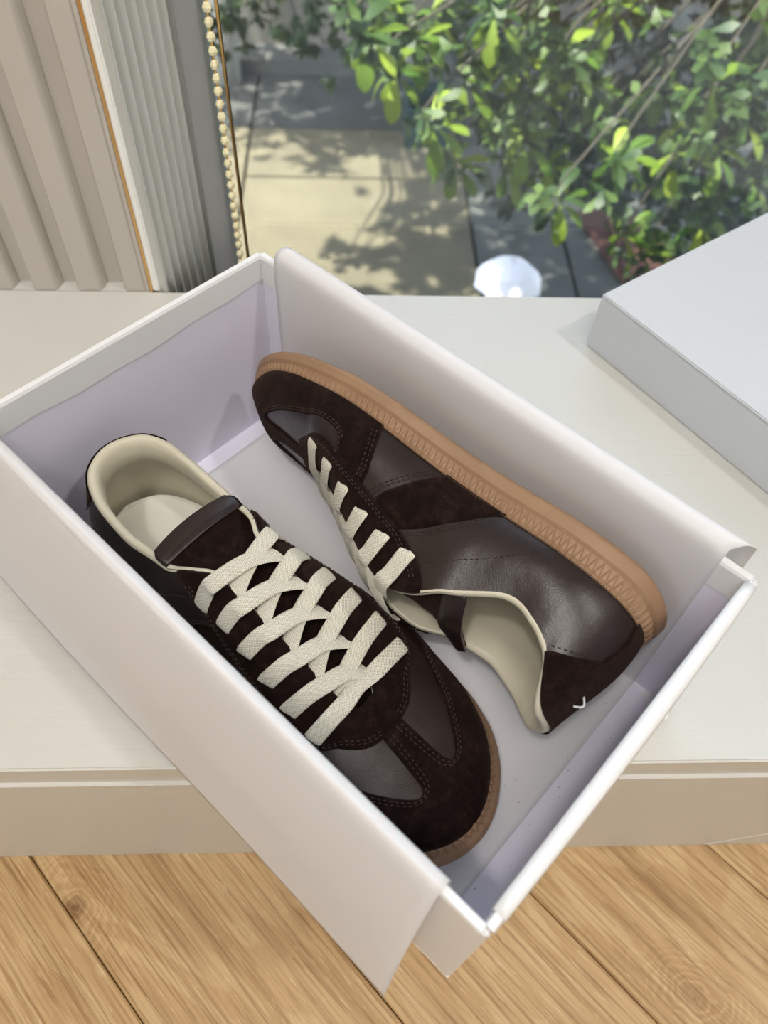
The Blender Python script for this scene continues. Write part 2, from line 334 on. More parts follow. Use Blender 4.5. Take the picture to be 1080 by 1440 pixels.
# bead chain hanging beside the frame
bc = empty('bead_chain', (-.0925, .556, -.2), 'string of pale gold faceted beads hanging down the window beside the grey frame', 'bead chain')
BEAD = NB('gold_bead'); BEAD.base((1.0, .93, .60), .15, spec=.8); BEAD.b.inputs['Metallic'].default_value = .1
tube('cord', [(0, 0, 0), (0, 0, 1.6)], .0008, GOLD, bc, 6)
tube('cord', [(.0062, .001, 0), (.0062, .001, 1.6)], .0013, GOLD, bc, 6)  # second gold line stands in for the chain's reflection in the glass
bmx = bmesh.new(); bmesh.ops.create_uvsphere(bmx, u_segments=6, v_segments=4, radius=.0034); bme = bpy.data.meshes.new('bead'); bmx.to_mesh(bme); bmx.free(); bme.materials.append(BEAD.m)
for k in range(130):
    o = bpy.data.objects.new('bead', bme); C.objects.link(o); o.parent = bc; o.location = (0, 0, .06 + k * .0088); o.rotation_euler = (0, 0, random.random()); o.scale = (1, .7, 1.05)

# ------------------------------------------------------------------ the shoe box
TH = -0.7755053464536341; E1 = np.array([math.cos(TH), math.sin(TH), 0]); E2 = np.array([-math.sin(TH), math.cos(TH), 0]); BC = np.array([-0.05309328, 0.39310882, 0])
L, WD, HB = 0.32036, 0.1876, .130
def Bx(a, b, z): return BC + a * E1 + b * E2 + np.array([0, 0, z])
MB = Matrix(((E1[0], E2[0], 0, BC[0]), (E1[1], E2[1], 0, BC[1]), (0, 0, 1, 0), (0, 0, 0, 1)))
def in_box(o): o.matrix_world = MB; return o
sb = empty('shoe_box', (0, 0, 0), 'open white cardboard shoe box with lilac inside standing on the window seat', 'shoe box'); sb.matrix_world = MB
T = .0026
box('base_panel', (0, -WD, 0.0), (L, 0, .0018), BOARD, sb, .0004)
def wall(lo, hi): return box('side_panel', lo, hi, BOARD, sb, .0009, smooth=False)
wall((0, -T, .0018), (L, 0, HB)); wall((0, -WD, .0018), (L, -WD + T, HB))
wall((0, -WD + T, .0018), (T, -T, HB)); wall((L - T, -WD + T, .0018), (L, -T, HB))
def liner(name, lo, hi): return box(name, lo, hi, LILAC, sb)
t2 = T + .0004; zl = .1145
liner('paper_liner', (t2 - .0003, -T - .0004, .0018), (L - t2, -T, zl)); liner('paper_liner', (t2, -WD + T, .0018), (L - t2, -WD + T + .0004, zl))
liner('paper_liner', (T, -WD + T + .0004, .0018), (t2, -T - .0004, zl)); liner('paper_liner', (L - t2, -WD + T + .0004, .0018), (L - T, -T - .0004, zl))
liner('floor_liner', (t2, -WD + t2, .0018), (L - t2, -t2, .0022))
# folded white wrap turned over the rim with a wavy glued lower edge
def wrap_strip(p0, p1, inn, seed):
    r = random.Random(seed); n = 40; V = []; ph = r.random() * 6
    for i in range(n + 1):
        t = i / n; p = np.array(p0) * (1 - t) + np.array(p1) * t; low = .1125 + .0012 * math.sin(ph + 7 * t) + .0006 * math.sin(23 * t + ph)
        for z, o in ((low, .0005), (low, .0009), (.1290, .0009), (.1306, .0002), (.1306, -.0028), (.1285, -.0034)):
            V.append((p[0] + inn[0] * o, p[1] + inn[1] * o, z))
    return clean(mesh_obj('rim_wrap', V, grid_faces(n + 1, 6), BOARD, sb, smooth=False))
wrap_strip((T, -T), (T, -WD + T), (1, 0), 1); wrap_strip((T, -T), (L - T, -T), (0, -1), 2)
wrap_strip((L - T, -T), (L - T, -WD + T), (-1, 0), 3); wrap_strip((T, -WD + T), (L - T, -WD + T), (0, 1), 4)
# loose paper edge along the right rim
V = []
for i in range(25):
    t = i / 24; y = -.004 - t * (WD - .012); lift = .0022 * math.sin(math.pi * t) + .0006
    for x, z in ((L - .0040, .124), (L - .0040, .1300), (L - .001, .1311), (L + .0004 + lift * .5, .1300), (L + .0007 + lift * .6, .1270)): V.append((x, y, z))
o = mesh_obj('paper_edge', V, grid_faces(25, 5), BOARD, sb); so_ = o.modifiers.new('s', 'SOLIDIFY'); so_.thickness = .0004
# dust on the box floor
V = []; F = []
for k in range(70):
    a = random.uniform(.272, L - .006); b = -random.uniform(.02, WD - .01) ** 1; z = .0039
    if a > .306: z = .0024
    if random.random() < .35: a = L - .0033; z = random.uniform(.01, .09)
    s = random.uniform(.0002, .00055); i = len(V); th = random.random() * 3
    dx, dy = s * 1.6 * math.cos(th), s * 1.6 * math.sin(th)
    if a == L - .0033: V += [(a, b, z), (a, b + s, z + s), (a, b, z + 2 * s), (a - .0002, b, z + s)]
    else: V += [(a, b, z), (a + dx, b + dy, z), (a + dx * .4 - dy * .5, b + dy * .4 + dx * .5, z), (a + dx * .4, b + dy * .4, z + s * .5)]
    F += [(i, i + 1, i + 3), (i + 1, i + 2, i + 3), (i + 2, i, i + 3)]
tag(mesh_obj('dust_speck', V, F, SPECK, sb, smooth=False), kind='stuff')

# ------------------------------------------------------------------ tissue paper
def smooth_path(P, n):
    P = np.array(P, float); m = len(P); Q = np.vstack([2 * P[0] - P[1], P, 2 * P[-1] - P[-2]]); out = []
    for t in np.linspace(0, m - 1 - 1e-9, n):
        i = int(t); f = t - i; p0, p1, p2, p3 = Q[i], Q[i + 1], Q[i + 2], Q[i + 3]
        out.append(.5 * (2 * p1 + (p2 - p0) * f + (2 * p0 - 5 * p1 + 4 * p2 - p3) * f * f + (3 * p1 - p0 - 3 * p2 + p3) * f ** 3))
    return np.array(out)
tp = empty('tissue_paper', (0, 0, 0), 'white tissue sheet lining the open shoe box and draped over both long rims', 'tissue paper'); tp.matrix_world = MB
bw = -WD
near = [(bw - .0245, .004), (bw - .0215, .03), (bw - .0165, .07), (bw - .0105, .10), (bw - .0050, .122), (bw - .0012, .1325), (bw + .0022, .1335), (bw + .0050, .129)]
inside = [(bw + .0046, .11), (bw + .0040, .06), (bw + .0040, .012), (bw + .0056, .0040), (bw + .011, .0028), (bw + .02, .0027), (-.10, .0027), (-.022, .0027), (-.0075, .0042), (-.0046, .012), (-.0035, .05), (-.0035, .10), (-.0036, .124)]
far = [(-.0026, .1345), (.0006, .1385), (.0048, .1395), (.0088, .1365), (.0118, .130), (.0142, .120), (.0155, .112)]
prof = smooth_path(near + inside + far, 150); nA = 70; V = []
for i in range(nA + 1):
    t = i / nA
    for j, (b, z) in enumerate(prof):
        q = j / 149; farw = max(0, (q - .80) / .2); nearw = max(0, (.40 - q) / .4)
        a0 = .0150 + .007 * farw - .045 * nearw; a1 = .3035 + .0085 * min(1, farw * 2.2) - .0095 * (1 - min(1, farw * 3)) * (nearw > .18)
        if nearw > .18: a1 = .3005 + .0035 * (1 - z / .13)
        a = a0 + (a1 - a0) * t
        if nearw > 0.05: a = a0 + (a1 - a0) * t
        bb, zz = b, z
        if nearw > .25: bb += -.0016 * math.sin(5 * t + 1) * (1 - z / .13) ; bb -= .002 * (1 - z / .13) * math.sin(2.3 * t) 
        if farw > .55: zz += .0009 * math.sin(9 * t) + .0006 * math.sin(21 * t + 1); bb += .001 * math.sin(7 * t)
        V.append((a, bb, zz))
o = mesh_obj('liner_sheet', V, grid_faces(nA + 1, 150), TISSUE, tp); m_ = o.modifiers.new('s', 'SOLIDIFY'); m_.thickness = .00025; m_.offset = 0
# under-layer of the folded sheet hanging behind the near flap
prof2 = smooth_path([(bw - .0130, .018), (bw - .0095, .05), (bw - .0058, .09), (bw - .0035, .118), (bw - .0012, .1316), (bw + .0022, .1326), (bw + .004, .128)], 40); V = []
for i in range(41):
    t = i / 40
    for b, z in prof2: V.append((-.02 + (.3195 - .006 * (z / .13)) * t * .985, b - .0008 * math.sin(4 * t), z))
o = mesh_obj('folded_layer', V, grid_faces(41, 40), TISSUE, tp); m_ = o.modifiers.new('s', 'SOLIDIFY'); m_.thickness = .00025; m_.offset = 0
# small torn paper corner right of the box
V = [(.1600, .1905, .0006), (.1845, .1740, .0006), (.1745, .1555, .0030), (.1665, .1560, .0034), (.1600, .1905, .0009), (.1845, .1740, .0009), (.1745, .1555, .0033), (.1665, .1560, .0037)]
tag(mesh_obj('paper_scrap', V, [(0, 3, 2, 1), (4, 5, 6, 7), (0, 1, 5, 4), (1, 2, 6, 5), (2, 3, 7, 6), (3, 0, 4, 7)], BOARD, smooth=False), 'small white paper corner poking out on the window seat right of the shoe box', 'paper')

# ------------------------------------------------------------------ the lid
LT = math.radians(-55.86); ML = Matrix.Translation((.1837, .460, 0)) @ Matrix.Rotation(LT, 4, 'Z')
lid = empty('box_lid', (0, 0, 0), 'white shoe box lid lying on the window seat at the right', 'box lid'); lid.matrix_world = ML
LH = .0493
box('top_panel', (0, 0, LH - .0028), (.328, .195, LH), LIDP, lid, .0009)
for lo, hi in (((0, 0, .0003), (.328, .0028, LH - .0028)), ((0, .1922, .0003), (.328, .195, LH - .0028)), ((0, .0028, .0003), (.0028, .1922, LH - .0028)), ((.3252, .0028, .0003), (.328, .1922, LH - .0028))):
    box('side_panel', lo, hi, LIDP, lid, .0006)
# ------------------------------------------------------------------ SNEAKERS (local metres: X heel->toe, +Y lateral, Z up; left foot, mirrored for the right)
SL = 0.285
def hermite(xs, ys):
    xs = np.array(xs, float); ys = np.array(ys, float); h = np.diff(xs); dd = np.diff(ys) / h; m = np.zeros(len(xs))
    for i in range(1, len(xs) - 1):
        if dd[i - 1] * dd[i] > 0:
            w1 = 2 * h[i] + h[i - 1]; w2 = h[i] + 2 * h[i - 1]; m[i] = (w1 + w2) / (w1 / dd[i - 1] + w2 / dd[i])
    m[0] = dd[0]; m[-1] = dd[-1]
    def f(x):
        x = np.clip(np.asarray(x, float), xs[0], xs[-1]); i = np.clip(np.searchsorted(xs, x, 'right') - 1, 0, len(xs) - 2); t = (x - xs[i]) / h[i]
        return (2*t**3-3*t**2+1)*ys[i]+(t**3-2*t**2+t)*h[i]*m[i]+(-2*t**3+3*t**2)*ys[i+1]+(t**3-t**2)*h[i]*m[i+1]
    return f
def u_of(x): return np.arccos(np.clip(1 - 2 * np.asarray(x, float), -1, 1)) / np.pi
def x_of(u): return (1 - np.cos(np.pi * np.asarray(u, float))) / 2
def sm(a, b, x): t = np.clip((np.asarray(x, float) - a) / (b - a), 0, 1); return t * t * (3 - 2 * t)
FX = [0,.01,.03,.07,.13,.2,.3,.4,.5,.6,.7,.8,.88,.94,.98,1]
f_lat = hermite(u_of(FX), [0,.0125,.0205,.0275,.032,.034,.034,.0355,.0395,.0445,.0475,.0465,.041,.0315,.0185,0])
f_med = hermite(u_of(FX), [0,.0125,.0205,.0275,.032,.0335,.0325,.0325,.036,.041,.0445,.0445,.0400,.0315,.0185,0])
f_cy = hermite([0,.3,.55,.8,1], [0,.002,.002,-.002,-.007])
zb_ = hermite([0,.1,.3,.5,.7,.85,1], [.030,.0285,.026,.024,.022,.022,.027])
def f_zb(x): return zb_(x) * .70
f_zg = hermite([0,.06,.3,.6,.72,.85,1], [.003,0,0,0,.0005,.003,.008])
TX = [0,.03,.08,.15,.22,.3,.36,.42,.5,.6,.66,.72,.8,.88,.94,.98,1]
zt_ = hermite(u_of(TX), [.088,.088,.085,.077,.0705,.0725,.0805,.0835,.0805,.0735,.0685,.0645,.0595,.0535,.047,.0385,.029])
f_yt = hermite([0,.22,.30,.36,.40,.5,.60,.68,.72,.738,1], [0,.0,.0275,.0225,.0165,.0142,.0125,.0105,.006,0,0])
DIP = 0.0
def f_zt(u, s):
    x = x_of(u); m = 1.003 + (.592 - 1.003) * sm(.35, .8, x) + .13 * sm(.84, 1, x)
    dip = DIP * np.where(s > 0, 1, .1) * sm(.01, .10, x) * (1 - sm(.16, .34, x))
    return np.maximum(zt_(u) * m, f_zb(x) + .002) - dip
def halfy(u, s): return np.where(s > 0, f_lat(u), f_med(u)) * (1.055 + (1.103 - 1.055) * sm(.25, .6, x_of(u)) - .055 * sm(.7, .92, x_of(u)))
def edge(u, s): x = x_of(u); return x * SL - .0035 * sm(.85, 1, x), f_cy(x) + s * halfy(u, s), f_zb(x)
def S(u, g):
    u = np.asarray(u, float); g = np.asarray(g, float); s = np.where(g >= 0, 1., -1.); h = 1 - np.abs(g); x = x_of(u); yb = halfy(u, s)
    bx, by, bz = edge(u, s); yt = np.where(x < .30, yb * .83 + (f_yt(.30) - yb * .83) * sm(.2, .30, x), f_yt(x))
    tx = x * SL + .011 * (1 - sm(0, .16, x)) - .0035 * sm(.85, 1, x) - .0050 * sm(.90, 1, x); ty = f_cy(x) + s * yt; tz = f_zt(u, s)
    H = tz - bz; w = sm(.25, .72, x)
    c1x = bx + .33 * (tx - bx) * (1 - w); c1y = by + s * (.0045 * (1 - w) + .0028 * w) * np.minimum(1, yb / .02); c1z = bz + H * (.36 + .28 * w)
    c2x = tx - (1 - w) * .10 * (tx - bx); c2y = ty + s * ((.0060) * (1 - w) * np.minimum(1, yb / .03) + w * yb * .62); c2z = tz - H * .42 * (1 - w)
    hb = 1 - sm(0, .10, x); c1x = c1x - .006 * hb + .0030 * sm(.93, 1, x); c2x = c2x - .004 * hb
    a, b, c, e = (1-h)**3, 3*h*(1-h)**2, 3*h*h*(1-h), h**3
    return np.stack([a*bx+b*c1x+c*c2x+e*tx, a*by+b*c1y+c*c2y+e*ty, a*bz+b*c1z+c*c2z+e*tz], -1)
def N(u, g):
    u = np.asarray(u, float); g = np.asarray(g, float); e = 1e-3; u0 = np.clip(u, .012, .988); s = np.where(g >= 0, 1., -1.); ag = np.clip(np.abs(g), 1e-6, 1)
    du = S(u0 + e, s * ag) - S(u0 - e, s * ag); dg = S(u0, np.clip(ag + e, 0, 1) * s) - S(u0, np.clip(ag - e, 1e-6, 1) * s)
    n = np.cross(du, dg); n /= (np.linalg.norm(n, axis=-1, keepdims=True) + 1e-12); n = n * s[..., None]
    # blend the two sides where the surface crosses the ridge or wraps the heel so both halves agree
    n[..., 1] *= np.clip(u / .02, 0, 1)
    return n / (np.linalg.norm(n, axis=-1, keepdims=True) + 1e-12)
EYX = [.3988 + .0594 * i for i in range(6)]; EYG = .245
KU, KG = .36, .065        # parameter plane -> roughly metric plane
def dense(poly, step=.0016, closed=True):
    P = np.array([(float(u_of(x)) * KU, g * KG) for x, g in poly]); out = []; n = len(P)
    for i in range(n if closed else n - 1):
        a, b = P[i], P[(i + 1) % n]; k = max(1, int(np.linalg.norm(b - a) / step))
        for q in range(k): out.append(a + (b - a) * q / k)
    if not closed: out.append(P[-1])
    return np.array(out)
def rounded(poly, sharp=(), n=6):
    """Catmull-Rom through the control points, except straight runs at 'sharp' indices"""
    P = [np.array(p, float) for p in poly]; m = len(P); out = []
    for i in range(m):
        p1, p2 = P[i], P[(i + 1) % m]
        if i in sharp: out.append(p1); continue
        p0 = P[i - 1] if ((i - 1) % m) not in sharp else p1; p3 = P[(i + 2) % m] if ((i + 1) % m) not in sharp else p2
        for q in range(n):
            f = q / n; out.append(.5 * (2*p1 + (p2-p0)*f + (2*p0-5*p1+4*p2-p3)*f*f + (3*p1-p0-3*p2+p3)*f**3))
    return [tuple(p) for p in out]
def pts3(Q, dist):
    u = np.clip(Q[:, 0] / KU, 0, 1); g = np.clip(Q[:, 1] / KG, -1, 1); g = np.where(np.abs(g) < 1e-5, 1e-5, g)
    return S(u, g) + N(u, g) * np.asarray(dist).reshape(-1, 1)
def overlay(name, poly, off, mat, parent, sg, step=.0016, skirt=-.0006):
    B = dense(poly, step); nb = len(B)
    lo, hi = B.min(0), B.max(0); gx = np.arange(lo[0], hi[0], step * 1.15); gy = np.arange(lo[1], hi[1], step * 1.15); G = np.array([(x, y) for x in gx for y in gy])
    x, y = G[:, 0], G[:, 1]; inside = np.zeros(len(G), bool); j = nb - 1
    for i in range(nb):
        xi, yi = B[i]; xj, yj = B[j]
        c = ((yi > y) != (yj > y)) & (x < (xj - xi) * (y - yi) / (yj - yi + 1e-15) + xi); inside ^= c; j = i
    G = G[inside]; keep = np.ones(len(G), bool)
    for s_ in range(0, len(G), 4000):
        dd = ((G[s_:s_+4000, None, :] - B[None]) ** 2).sum(-1).min(1); keep[s_:s_+4000] = dd > (step * .7) ** 2
    G = G[keep]
    vin = [Vector((float(p[0]), float(p[1]))) for p in np.vstack([B, G])]
    r = delaunay_2d_cdt(vin, [(i, (i + 1) % nb) for i in range(nb)], [list(range(nb))], 1, 1e-7)
    Q = np.array([tuple(v) for v in r[0]]); orig = r[3]; isb = np.array([any(o < nb for o in oo) for oo in orig])
    top = pts3(Q, np.where(isb, off * .62, off)); V = list(top); F = [tuple(f) for f in r[2]]
    # skirt
    cnt = {}
    for f in F:
        for a, b in zip(f, f[1:] + f[:1]): cnt[(a, b)] = cnt.get((a, b), 0) + 1
    be = [(a, b) for (a, b) in cnt if (b, a) not in cnt]; mp_ = {}; low = pts3(Q, np.full(len(Q), skirt))
    def lv(a):
        if a not in mp_: mp_[a] = len(V); V.append(low[a])
        return mp_[a]
    for a, b in be:
        # leave out the skirt where the piece crosses the heel seam
        if Q[a][0] < 1e-6 and Q[b][0] < 1e-6: continue
        F.append((b, a, lv(a), lv(b)))
    V = np.array(V); V[:, 1] *= sg
    return clean(mesh_obj(name, V, F, mat, parent), 2e-6)
def stitch(name, poly2, off, parent, sg, mat=None, closed=False, gap=.0030, ln=.0020, r=.00032):
    """poly2: list of (x,g); little thread dashes lying along it"""
    Q = dense(poly2, .0008, closed); P = pts3(Q, np.full(len(Q), off)); Nn = N(np.clip(Q[:, 0] / KU, 0, 1), np.where(np.abs(Q[:, 1]) < 1e-6, 1e-6, Q[:, 1] / KG))
    sg_ = np.r_[0, np.cumsum(np.linalg.norm(np.diff(P, axis=0), axis=1))]; V = []; F = []; t = .001
    while t + ln < sg_[-1]:
        a = np.array([np.interp(t, sg_, P[:, k]) for k in range(3)]); b = np.array([np.interp(t + ln, sg_, P[:, k]) for k in range(3)])
        n = np.array([np.interp(t, sg_, Nn[:, k]) for k in range(3)]); e = b - a; w = np.cross(e, n); w /= np.linalg.norm(w) + 1e-9
        i = len(V); m1, m2 = a + e * .2, a + e * .8
        V += [a - n * r, m1 + w * r, m1 + n * r, m1 - w * r, m2 + w * r, m2 + n * r, m2 - w * r, b - n * r]
        F += [(i, i+2, i+1), (i, i+3, i+2), (i+1, i+2, i+5, i+4), (i+2, i+3, i+6, i+5), (i+4, i+5, i+7), (i+5, i+6, i+7)]
        t += gap
    V = np.array(V); V[:, 1] *= sg
    return tag(mesh_obj(name, V, F, mat or THREAD, parent, smooth=False), kind='stuff')
def mir(poly): return [(x, -g) for x, g in poly]
def inset(poly, dist, i0=None, i1=None):
    """offset an (x,g) polyline sideways by dist metres in the parameter plane"""
    Q = dense(poly, .0012, False); t = np.gradient(Q, axis=0); t /= np.linalg.norm(t, axis=1, keepdims=True) + 1e-12; Q = Q + np.stack([-t[:, 1], t[:, 0]], 1) * dist
    return [(float(x_of(np.clip(q[0] / KU, 0, 1))), float(np.clip(q[1] / KG, -1, 1))) for q in Q]

def ribbon(name, ctrl, nrm, width, thick, mat, parent, sg, n=36, pinch=True):
    P = smooth_path(ctrl, n); Nn = smooth_path(nrm, n); T_ = np.gradient(P, axis=0); T_ /= np.linalg.norm(T_, axis=1, keepdims=True); V = []; UV = []
    sl_ = np.r_[0, np.cumsum(np.linalg.norm(np.diff(P, axis=0), axis=1))]; m = 14
    for i in range(n):
        w_ = np.cross(Nn[i], T_[i]); w_ /= np.linalg.norm(w_); nn_ = np.cross(T_[i], w_); t = i / (n - 1)
        pw = 1 - .42 * math.exp(-(t / .035) ** 2) - (.42 * math.exp(-((1 - t) / .035) ** 2) if pinch == 2 else 0)
        for j in range(m):
            a = 2 * math.pi * j / m; ca, sa = math.cos(a), math.sin(a); cx = math.copysign(abs(ca) ** .55, ca) * width / 2 * pw; cz = math.copysign(abs(sa) ** .8, sa) * thick / 2
            bow = .0004 * (1 - (2 * cx / width) ** 2)
            V.append(P[i] + w_ * cx + nn_ * (cz + bow)); UV.append((sl_[i], cx))
    F = grid_faces(n, m, wrap=True) + [tuple(range(m - 1, -1, -1)), tuple((n - 1) * m + j for j in range(m))]
    V = np.array(V); V[:, 1] *= sg
    o = mesh_obj(name, V, F, mat, parent, uvs=UV); bm = bmesh.new(); bm.from_mesh(o.data); bmesh.ops.recalc_face_normals(bm, faces=bm.faces); bm.to_mesh(o.data); bm.free(); return o

def make_shoe(label, sg, dip, Mw):
    global DIP
    DIP = dip
    root = empty('sneaker', (0, 0, 0), label, 'shoe', 'pair of dark brown sneakers in the shoe box'); root.matrix_world = Mw
    # ---- sole
    NS = 1980; uu = np.linspace(0, 1, 900)
    a = np.stack(edge(uu, 1.)[:2], 1); b = np.stack(edge(uu[::-1], -1.)[:2], 1)[1:-1]; loop = np.vstack([a, b]); lc = np.vstack([loop, loop[:1]])
    s_ = np.r_[0, np.cumsum(np.linalg.norm(np.diff(lc, axis=0), axis=1))]; tt = np.linspace(0, s_[-1], NS, endpoint=False)
    O = np.stack([np.interp(tt, s_, lc[:, k]) for k in range(2)], 1)
    tg = np.roll(O, -3, 0) - np.roll(O, 3, 0); tg /= np.linalg.norm(tg, axis=1, keepdims=True); no = np.stack([-tg[:, 1], tg[:, 0]], 1)
    no = no * np.sign(((O - O.mean(0)) * no).sum()) ; X = np.clip(O[:, 0] / SL, 0, 1); zt = f_zb(X) + .0014; zg = f_zg(X)
    per = 4 * round(NS / 4 / 115) * 1.0; per = NS / 165.
    tri = 1 - np.abs(((np.arange(NS) / per) % 1) * 2 - 1)         # 0..1 triangle wave
    toe = .0030 * sm(.7, .95, X); rows = [(-.0030, zt - .0012), (.0002, zt - .0002), (.0012, zt)]
    V = [np.c_[O + no * o_, z] for o_, z in rows]
    hb = (zt - zg - .004)
    for q in np.linspace(0.04, 1, 20):
        z = zt - .0002 - hb * q; off = .0015 + .0037 * q + toe * q ** .7; q = q
        band = (q > .08) & (q < .60)
        if q <= .64:
            k = np.clip((q - .08) / .50, 0, 1); dpt = np.clip((tri - k) * 6, 0, 1) * np.clip((q - .04) * 14, 0, 1); off = off - .0018 * (1 - dpt) * (q < .62)
        V.append(np.c_[O + no * np.reshape(off * np.ones(NS), (-1, 1)), z])
    for o_, zz in ((.0050, .0026), (.0042, .0012), (.0028, .0003), (.0005, 0.0), (-.012, 0.0)): V.append(np.c_[O + no * (o_ + toe * (o_ > 0))[:, None], zg + zz])
    R_ = len(V); V = np.vstack(V); F = grid_faces(R_, NS, wrap=True)
    # bottom cap
    k0 = (R_ - 1) * NS; c_ = len(V); V = np.vstack([V, [[O[:, 0].mean(), O[:, 1].mean(), 0.0005]]]); F += [(k0 + j, k0 + (j + 1) % NS, c_) for j in range(NS)]
    V[:, 1] *= sg; o = mesh_obj('sole', V, F, GUM, root); tag(o, 'gum rubber sole with a toothed upper edge'); clean(o, 1e-7)
    # ---- leather upper
    nu, ng = 150, 34; V = []; F = []
    for s in (1., -1.):
        U_, G_ = np.meshgrid(np.linspace(0, 1, nu), np.linspace(1e-6, 1, ng), indexing='ij'); F += grid_faces(nu, ng, flip=(s < 0), off=len(V) * nu * ng); V.append(S(U_.ravel(), s * G_.ravel()))
    V = np.vstack(V); V[:, 1] *= sg; o = clean(mesh_obj('upper', V, F, LEATHER, root), 1e-5); tag(o, 'smooth dark brown leather panels')
    m_ = o.modifiers.new('s', 'SOLIDIFY'); m_.thickness = .0012; m_.offset = -1
    # ---- lining with rolled padded collar
    V = []; F = []; nL = 130; us = np.linspace(0, float(u_of(.50)), nL)
    for s in (1., -1.):
        rowsL = []
        x = x_of(us); pad = (1 - sm(.22, .36, x)); heelp = (1 - sm(.05, .2, x))
        prof_ = [(.035, -.0002, 0.), (.010, .0004, 0.), (0., -.0006, .0012), (0., -.0024, .0022), (0., -.0045 , .0018), (.02, -.0052, 0), (.07, -.0062, 0), (.14, -.0068, 0), (.24, -.0062, 0), (.36, -.0050, 0), (.52, -.0042, 0), (.75, -.0036, 0), (1., -.0034, 0)]
        for g, off, upz in prof_:
            o_ = off * pad + (-.0030 * (1 - pad) if off < -.003 else off * (1 - pad)); o_ = o_ - .0022 * heelp * math.exp(-((g - .12) / .12) ** 2) * (off < -.005)
            P = S(us, np.full(nL, s * max(g, 1e-6))) + N(us, np.full(nL, s * max(g, 1e-6))) * np.reshape(o_ * np.ones(nL), (-1, 1)); P[:, 2] += upz * pad
            P[0, 1] = 0; rowsL.append(P)
        A_ = np.array(rowsL); k = len(V); F += grid_faces(A_.shape[0], nL, off=sum(len(v) for v in V), flip=(s > 0)); V.append(A_.reshape(-1, 3))
    V = np.vstack(V); V[:, 1] *= sg; o = clean(mesh_obj('lining', V, F, LINING, root), 2e-5); tag(o, 'cream leather lining with padded rolled collar')
    # cloth lining of the forefoot
    V = []; F = []; us = np.linspace(float(u_of(.49)), float(u_of(.97)), 70)
    for s in (1., -1.):
        A_ = np.array([S(us, np.full(70, s * g)) - N(us, np.full(70, s * g)) * .0032 for g in np.linspace(.001, 1, 16)]); F += grid_faces(16, 70, off=sum(len(v) for v in V)); V.append(A_.reshape(-1, 3))
    V = np.vstack(V); V[:, 1] *= sg; clean(mesh_obj('toe_lining', V, F, FABRIC, root), 2e-5)
    # ---- insole
    V = []; F = []; ni = 60; us = np.linspace(.0, float(u_of(.96)), ni)
    for i, u in enumerate(us):
        x = float(x_of(u)); m = .003
        for j in range(17):
            c = -1 + 2 * j / 16; s = 1. if c >= 0 else -1.; e = edge(u, s); y = f_cy(x) + abs(c) * s * max(0, float(halfy(u, s)) - m)
            V.append((.0062 + x * (SL - .0075), float(y), f_zb(x) + .0030 + .0040 * c * c * (1 - x)))
    V = np.array(V, float); V[:, 1] *= sg; o = mesh_obj('insole', V, grid_faces(ni, 17), INSOLE, root); m_ = o.modifiers.new('s', 'SOLIDIFY'); m_.thickness = .002
    V = []; F = []
    rr = random.Random(5)
    for k in range(16):
        x, y = .046 + rr.random() * .008, -.010 + rr.random() * .010; s = .0003 + rr.random() * .0006; i = len(V); z = float(f_zb(.17)) + .0035
        V += [(x, y, z), (x + s, y, z), (x + s, y + s * 1.3, z), (x, y + s, z)]; F.append((i, i+1, i+2, i+3))
    V = np.array(V); V[:, 1] *= sg; tag(mesh_obj('insole_print', V, F, SPECK, root, smooth=False), kind='stuff')
    # ---- suede overlays
    outer = [(.338, .05), (.36, .20), (.40, .36), (.45, .455), (.53, .49), (.61, .475), (.675, .44), (.735, .34), (.775, .20), (.788, .07)]
    outer = rounded(outer, sharp=(9,), n=5)
    capside = [(.578, .999), (.560, .82), (.545, .62), (.545, .40)]
    wind = rounded([(.64, .40), (.632, .55), (.645, .645), (.675, .655), (.72, .60), (.775, .50), (.835, .385), (.885, .27), (.903, .195), (.893, .135), (.86, .108), (.80, .085), (.72, .075)], sharp=(0, 12), n=5)
    half = capside + wind + [(.72, .004)]
    # toe cap: closed outline lateral side then medial side, round the toe
    cap = half + [(x, -g) for x, g in half[::-1]] + [(.65, -1.), (.75, -1.), (.85, -1.), (.93, -1.), (.98, -1.), (.995, -1.), (1.0, -1.), (1.0, 1.), (.995, 1.), (.98, 1.), (.93, 1.), (.85, 1.), (.75, 1.), (.65, 1.)]
    overlay('toe_cap', cap, .0011, SUEDE, root, sg)
    sl_ = .0035
    eye = outer + [(x, -g) for x, g in outer[::-1]] + [(.335, -.004)] + [(x, -sl_) for x in (.45, .6, .70)] + [(.742, -sl_), (.742, sl_)] + [(x, sl_) for x in (.70, .6, .45)] + [(.335, .004)]
    overlay('eyestay', eye, .0024, SUEDE, root, sg, skirt=-.0014)
    stripe = [(.515, .42), (.498, .60), (.462, .82), (.425, 1.), (.29, 1.), (.345, .74), (.395, .56), (.452, .40)]
    for s in (1, -1): overlay('side_stripe', stripe if s > 0 else mir(stripe), .0010, SUEDE, root, sg)
    ctr = [(.085, .004), (.082, .30), (.060, .42), (.022, .545), (.012, .75), (.014, 1.), (0.0, 1.), (0.0, .004)]
    hc = NB_counter(ctr, sg, root)
